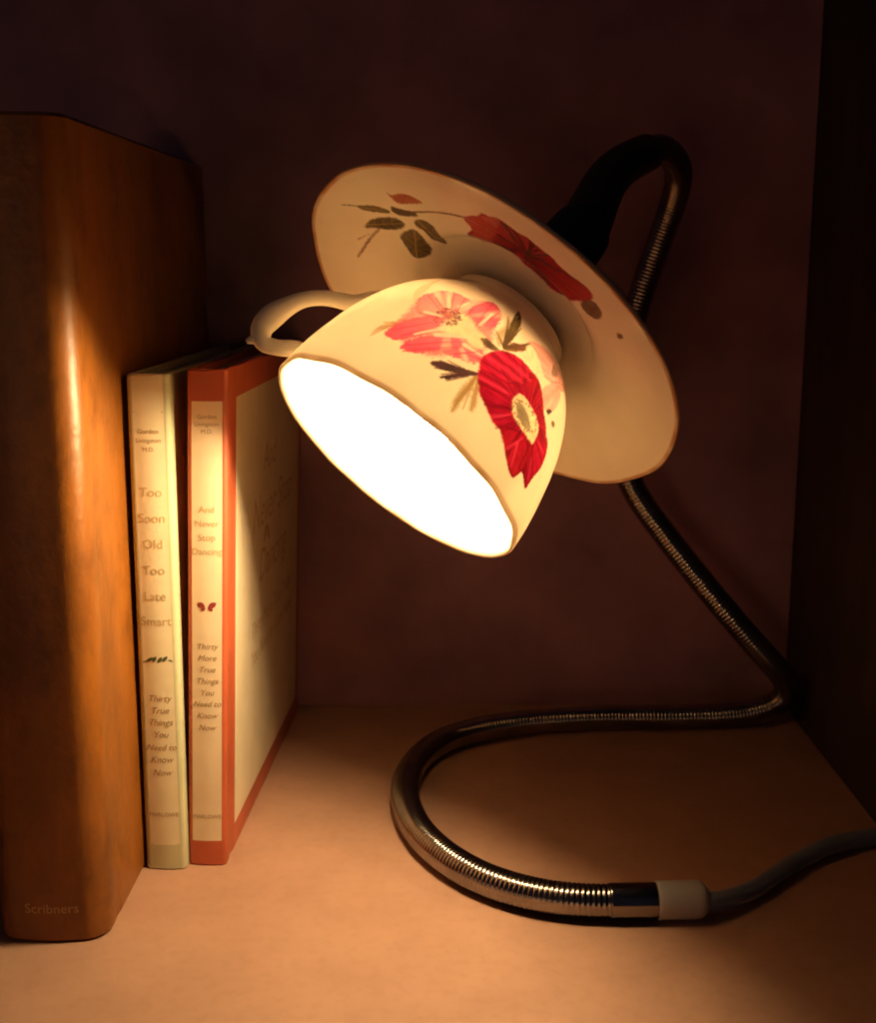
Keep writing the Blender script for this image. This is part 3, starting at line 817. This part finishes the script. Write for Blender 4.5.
for key in ('leafA', 'leafB', 'leafC', 'leafD'):
    L_ = np.array(G2[key]); c_ = L_.mean(0); d_ = L_[np.argmax(np.hypot(*(L_-c_).T))]-c_
    stroke(colors2, X2, Y2, ok2, tuple(c_-d_*.8), tuple(c_+d_*.9), .28, (.34, .27, .13), .7)
    for t_ in (-.4, 0, .4):
        for s_ in (-1, 1):
            p_ = c_+d_*t_; n_ = np.array([-d_[1], d_[0]])*.35*s_
            stroke(colors2, X2, Y2, ok2, tuple(p_), tuple(p_+d_*.25+n_), .16, (.28, .22, .10), .5)
ps('redleaf', (.34, .10, .07), (.42, .15, .09), vein=.35, seed=49)
FS = tuple(np.array(G2['flower']).mean(0))
ps('flower', (.25, .006, .02), (.32, .012, .026), centre=FS, vein=.45, freq=10, soft=.6, seed=50)
petal_ring(colors2, X2, Y2, ok2, G2['flower'], FS, 7, [((.15, .002, .012), (.42, .008, .030)), ((.22, .003, .016), (.50, .020, .045)), ((.11, .002, .010), (.33, .005, .022))], 60)
ps('flowerB', (.40, .03, .04), (.50, .07, .07), centre=FS, vein=.45, freq=14, soft=.6, seed=51, pale=(.55, .2, .18), edge=.4, opac=.7)
for k in range(34):
    a_ = rr.uniform(0, 2*math.pi); q_ = rr.uniform(.3, 1)
    dots(colors2, X2, Y2, ok2, [(FS[0]+2.6*q_*math.cos(a_), FS[1]+2.6*q_*math.sin(a_))], .35, (.12, .03, .03))
FL = np.array(G2['flower'])
for k in range(10):
    q_ = FL[1+k]; stroke(colors2, X2, Y2, ok2, FS, tuple(np.array(FS)*.15+q_*.85), .45, (.07, .002, .006), .55)
ps('bud', (.14, .07, .06), (.20, .13, .08), soft=.5, seed=53); ps('mark', (.22, .13, .08), soft=.4, seed=54)
wear = np.clip((r2-.0684)/.0005, 0, 1)*(.55+.4*vnoise1(ang2*16, 5))
wear = np.where((r2 < 0) & (V2[:, 2] < .0535), .75, wear)
colors2[:, :3] = colors2[:, :3]*(1-wear[:, None])+np.array([.42, .17, .04])*wear[:, None]
saucer_local(big_mesh('saucer', V2, F2, M['china_saucer'], lamp, colors2))

BULB_H = .0065
# bulb and its screw collar inside the cup
bprof = [(r, h+BULB_H) for r, h in [(.0005, .0070), (.0040, .0074), (.0074, .0091), (.0095, .0120), (.0100, .0152), (.0094, .0190), (.0078, .0235), (.0070, .0290), (.0070, .0360)]]
V3, F3 = lathe(dense(bprof, .0008), 48)
cup_local(big_mesh('bulb', V3, F3, M['bulb'], lamp))
V4, F4 = lathe([(.0002, .0395), (.0105, .0395), (.0112, .0403), (.0112, .0546), (.0002, .0546)], 40)
cup_local(big_mesh('bulb_collar', V4, F4, M['cap'], lamp))

# socket behind the saucer
V5, F5 = lathe(dense([(.0002, .0680), (.0190, .0680), (.0195, .0692), (.0180, .0740), (.0135, .0850), (.0112, .0960), (.0100, .1080), (.0080, .1092), (.0002, .1093)], .001), 40)
cup_local(big_mesh('socket', V5, F5, M['black'], lamp))

# gooseneck
gp = [(.0785, .4129, .0066), (.0508, .4129, .0066), (.0333, .4180, .0066), (.0137, .4323, .0066), (-.0058, .4638, .0066), (-.0145, .508, .0066),
      (-.0095, .5420, .0066), (.0020, .5655, .0066), (.0190, .5800, .0066), (.0441, .5908, .0066), (.0845, .5975, .0066), (.1243, .5978, .0067), (.1560, .6006, .0075),
      (.1735, .6010, .0130), (.1755, .5960, .0240), (.1655, .5890, .0370), (.1496, .5866, .0545), (.1301, .5912, .0774), (.1091, .5964, .1038), (.0944, .6007, .1253),
      (.0875, .606, .1516), (.0890, .6108, .1755), (.0961, .6124, .2092), (.1039, .6110, .2353), (.1102, .6030, .2584), (.1095, .5860, .2722), (.0990, .5640, .2795), (.0830, .5290, .2745), (.0670, .4980, .2650)]
p_end = RC+EZ*.107*HEAD
gp.append(tuple(p_end))
path = smooth_path(resample(catmull(gp, 24), .002)[0], 14)
path, s = resample(path, .00030)
GR = .0063
PITCH = .0018
ph = (s/PITCH) % 1.0
prof_r = np.sqrt(np.clip(1-((ph-.5)/.5)**2, 0, 1))
rad = GR*.915+GR*.085*prof_r
SLEEVE = .017
rad[s < SLEEVE] = GR*.99
tube_cut = s >= SLEEVE-.0006
Vg, Fg = sweep(path[tube_cut]-BASE, rad[tube_cut], 26)
mesh_obj('gooseneck_tube', Vg, Fg, M['chrome'], lamp)
sl = s <= SLEEVE
rs_ = np.full(sl.sum(), GR*1.05)
Vg, Fg = sweep(path[sl]-BASE, rs_, 32)
mesh_obj('chrome_sleeve', Vg, Fg, M['sleeve'], lamp)
# black rubber sleeve from the socket up to the bend
bs = s > s[-1]-.098
bl = s[bs]-s[bs][0]
Vg, Fg = sweep(path[bs][::3]-BASE, (.0078+.0016*np.clip(bl/bl[-1], 0, 1)**2)[::3], 26)
mesh_obj('rubber_sleeve', Vg, Fg, M['black'], lamp)
# ivory end cap
cp = np.array([(.0785+.0186*q, .4129+.0009*q, .0068) for q in np.linspace(0, 1, 26)])
cr_ = np.array([.0069]*20+[.0068, .0066, .0063, .0058, .0050, .0042])
Vc, Fc = sweep(cp-BASE, cr_, 32)
mesh_obj('end_cap', Vc, Fc, M['cap'], lamp)
# mains cord
cpath = resample(smooth_path(catmull([(.0960, .4137, .0060), (.1020, .4150, .0054), (.1090, .4195, .0047), (.1194, .4285, .0037), (.1400, .4490, .0037), (.1600, .4640, .0037), (.1860, .4720, .0037)], 16), 6), .001)[0]
Vc, Fc = sweep(cpath-BASE, np.full(len(cpath), .0035), 18)
mesh_obj('cord', Vc, Fc, M['cord'], lamp)

# ------------------------------------------------------------------ light
w = bpy.data.worlds.new('World'); S.world = w; w.use_nodes = True
w.node_tree.nodes['Background'].inputs[0].default_value = (.46, .40, .58, 1)
w.node_tree.nodes['Background'].inputs[1].default_value = .024

ld = bpy.data.lights.new('fill_light', 'AREA'); ld.shape = 'DISK'; ld.size = .35  # unseen fill, added to brighten the saucer from low front left
ld.energy = .38; ld.color = (1, .54, .27)
lo = bpy.data.objects.new('fill_light', ld); link(lo)
lo.location = (-.38, -.50, .10)
lo.rotation_euler = (Vector((.02, .42, .2))-lo.location).to_track_quat('-Z', 'Y').to_euler()

# ------------------------------------------------------------------ camera
cd = bpy.data.cameras.new('camera'); cam = bpy.data.objects.new('camera', cd); link(cam)
cam.location = (0, 0, .232)
cam.rotation_euler = (math.pi/2-math.atan(.2), 0, 0)
cd.sensor_fit = 'VERTICAL'; cd.sensor_height = 36; cd.lens = 36*1250/1024
cd.clip_start = .005; cd.clip_end = 20
cd.dof.use_dof = True; cd.dof.focus_distance = .425; cd.dof.aperture_fstop = 22
S.camera = cam
S.view_settings.view_transform = 'Standard'
S.view_settings.look = 'None'
S.view_settings.exposure = 0
S.view_settings.gamma = 1
S.cycles.filter_width = 1.9
S.cycles.max_bounces = 10
S.cycles.diffuse_bounces = 6
S.cycles.sample_clamp_indirect = 6
S.cycles.caustics_reflective = False
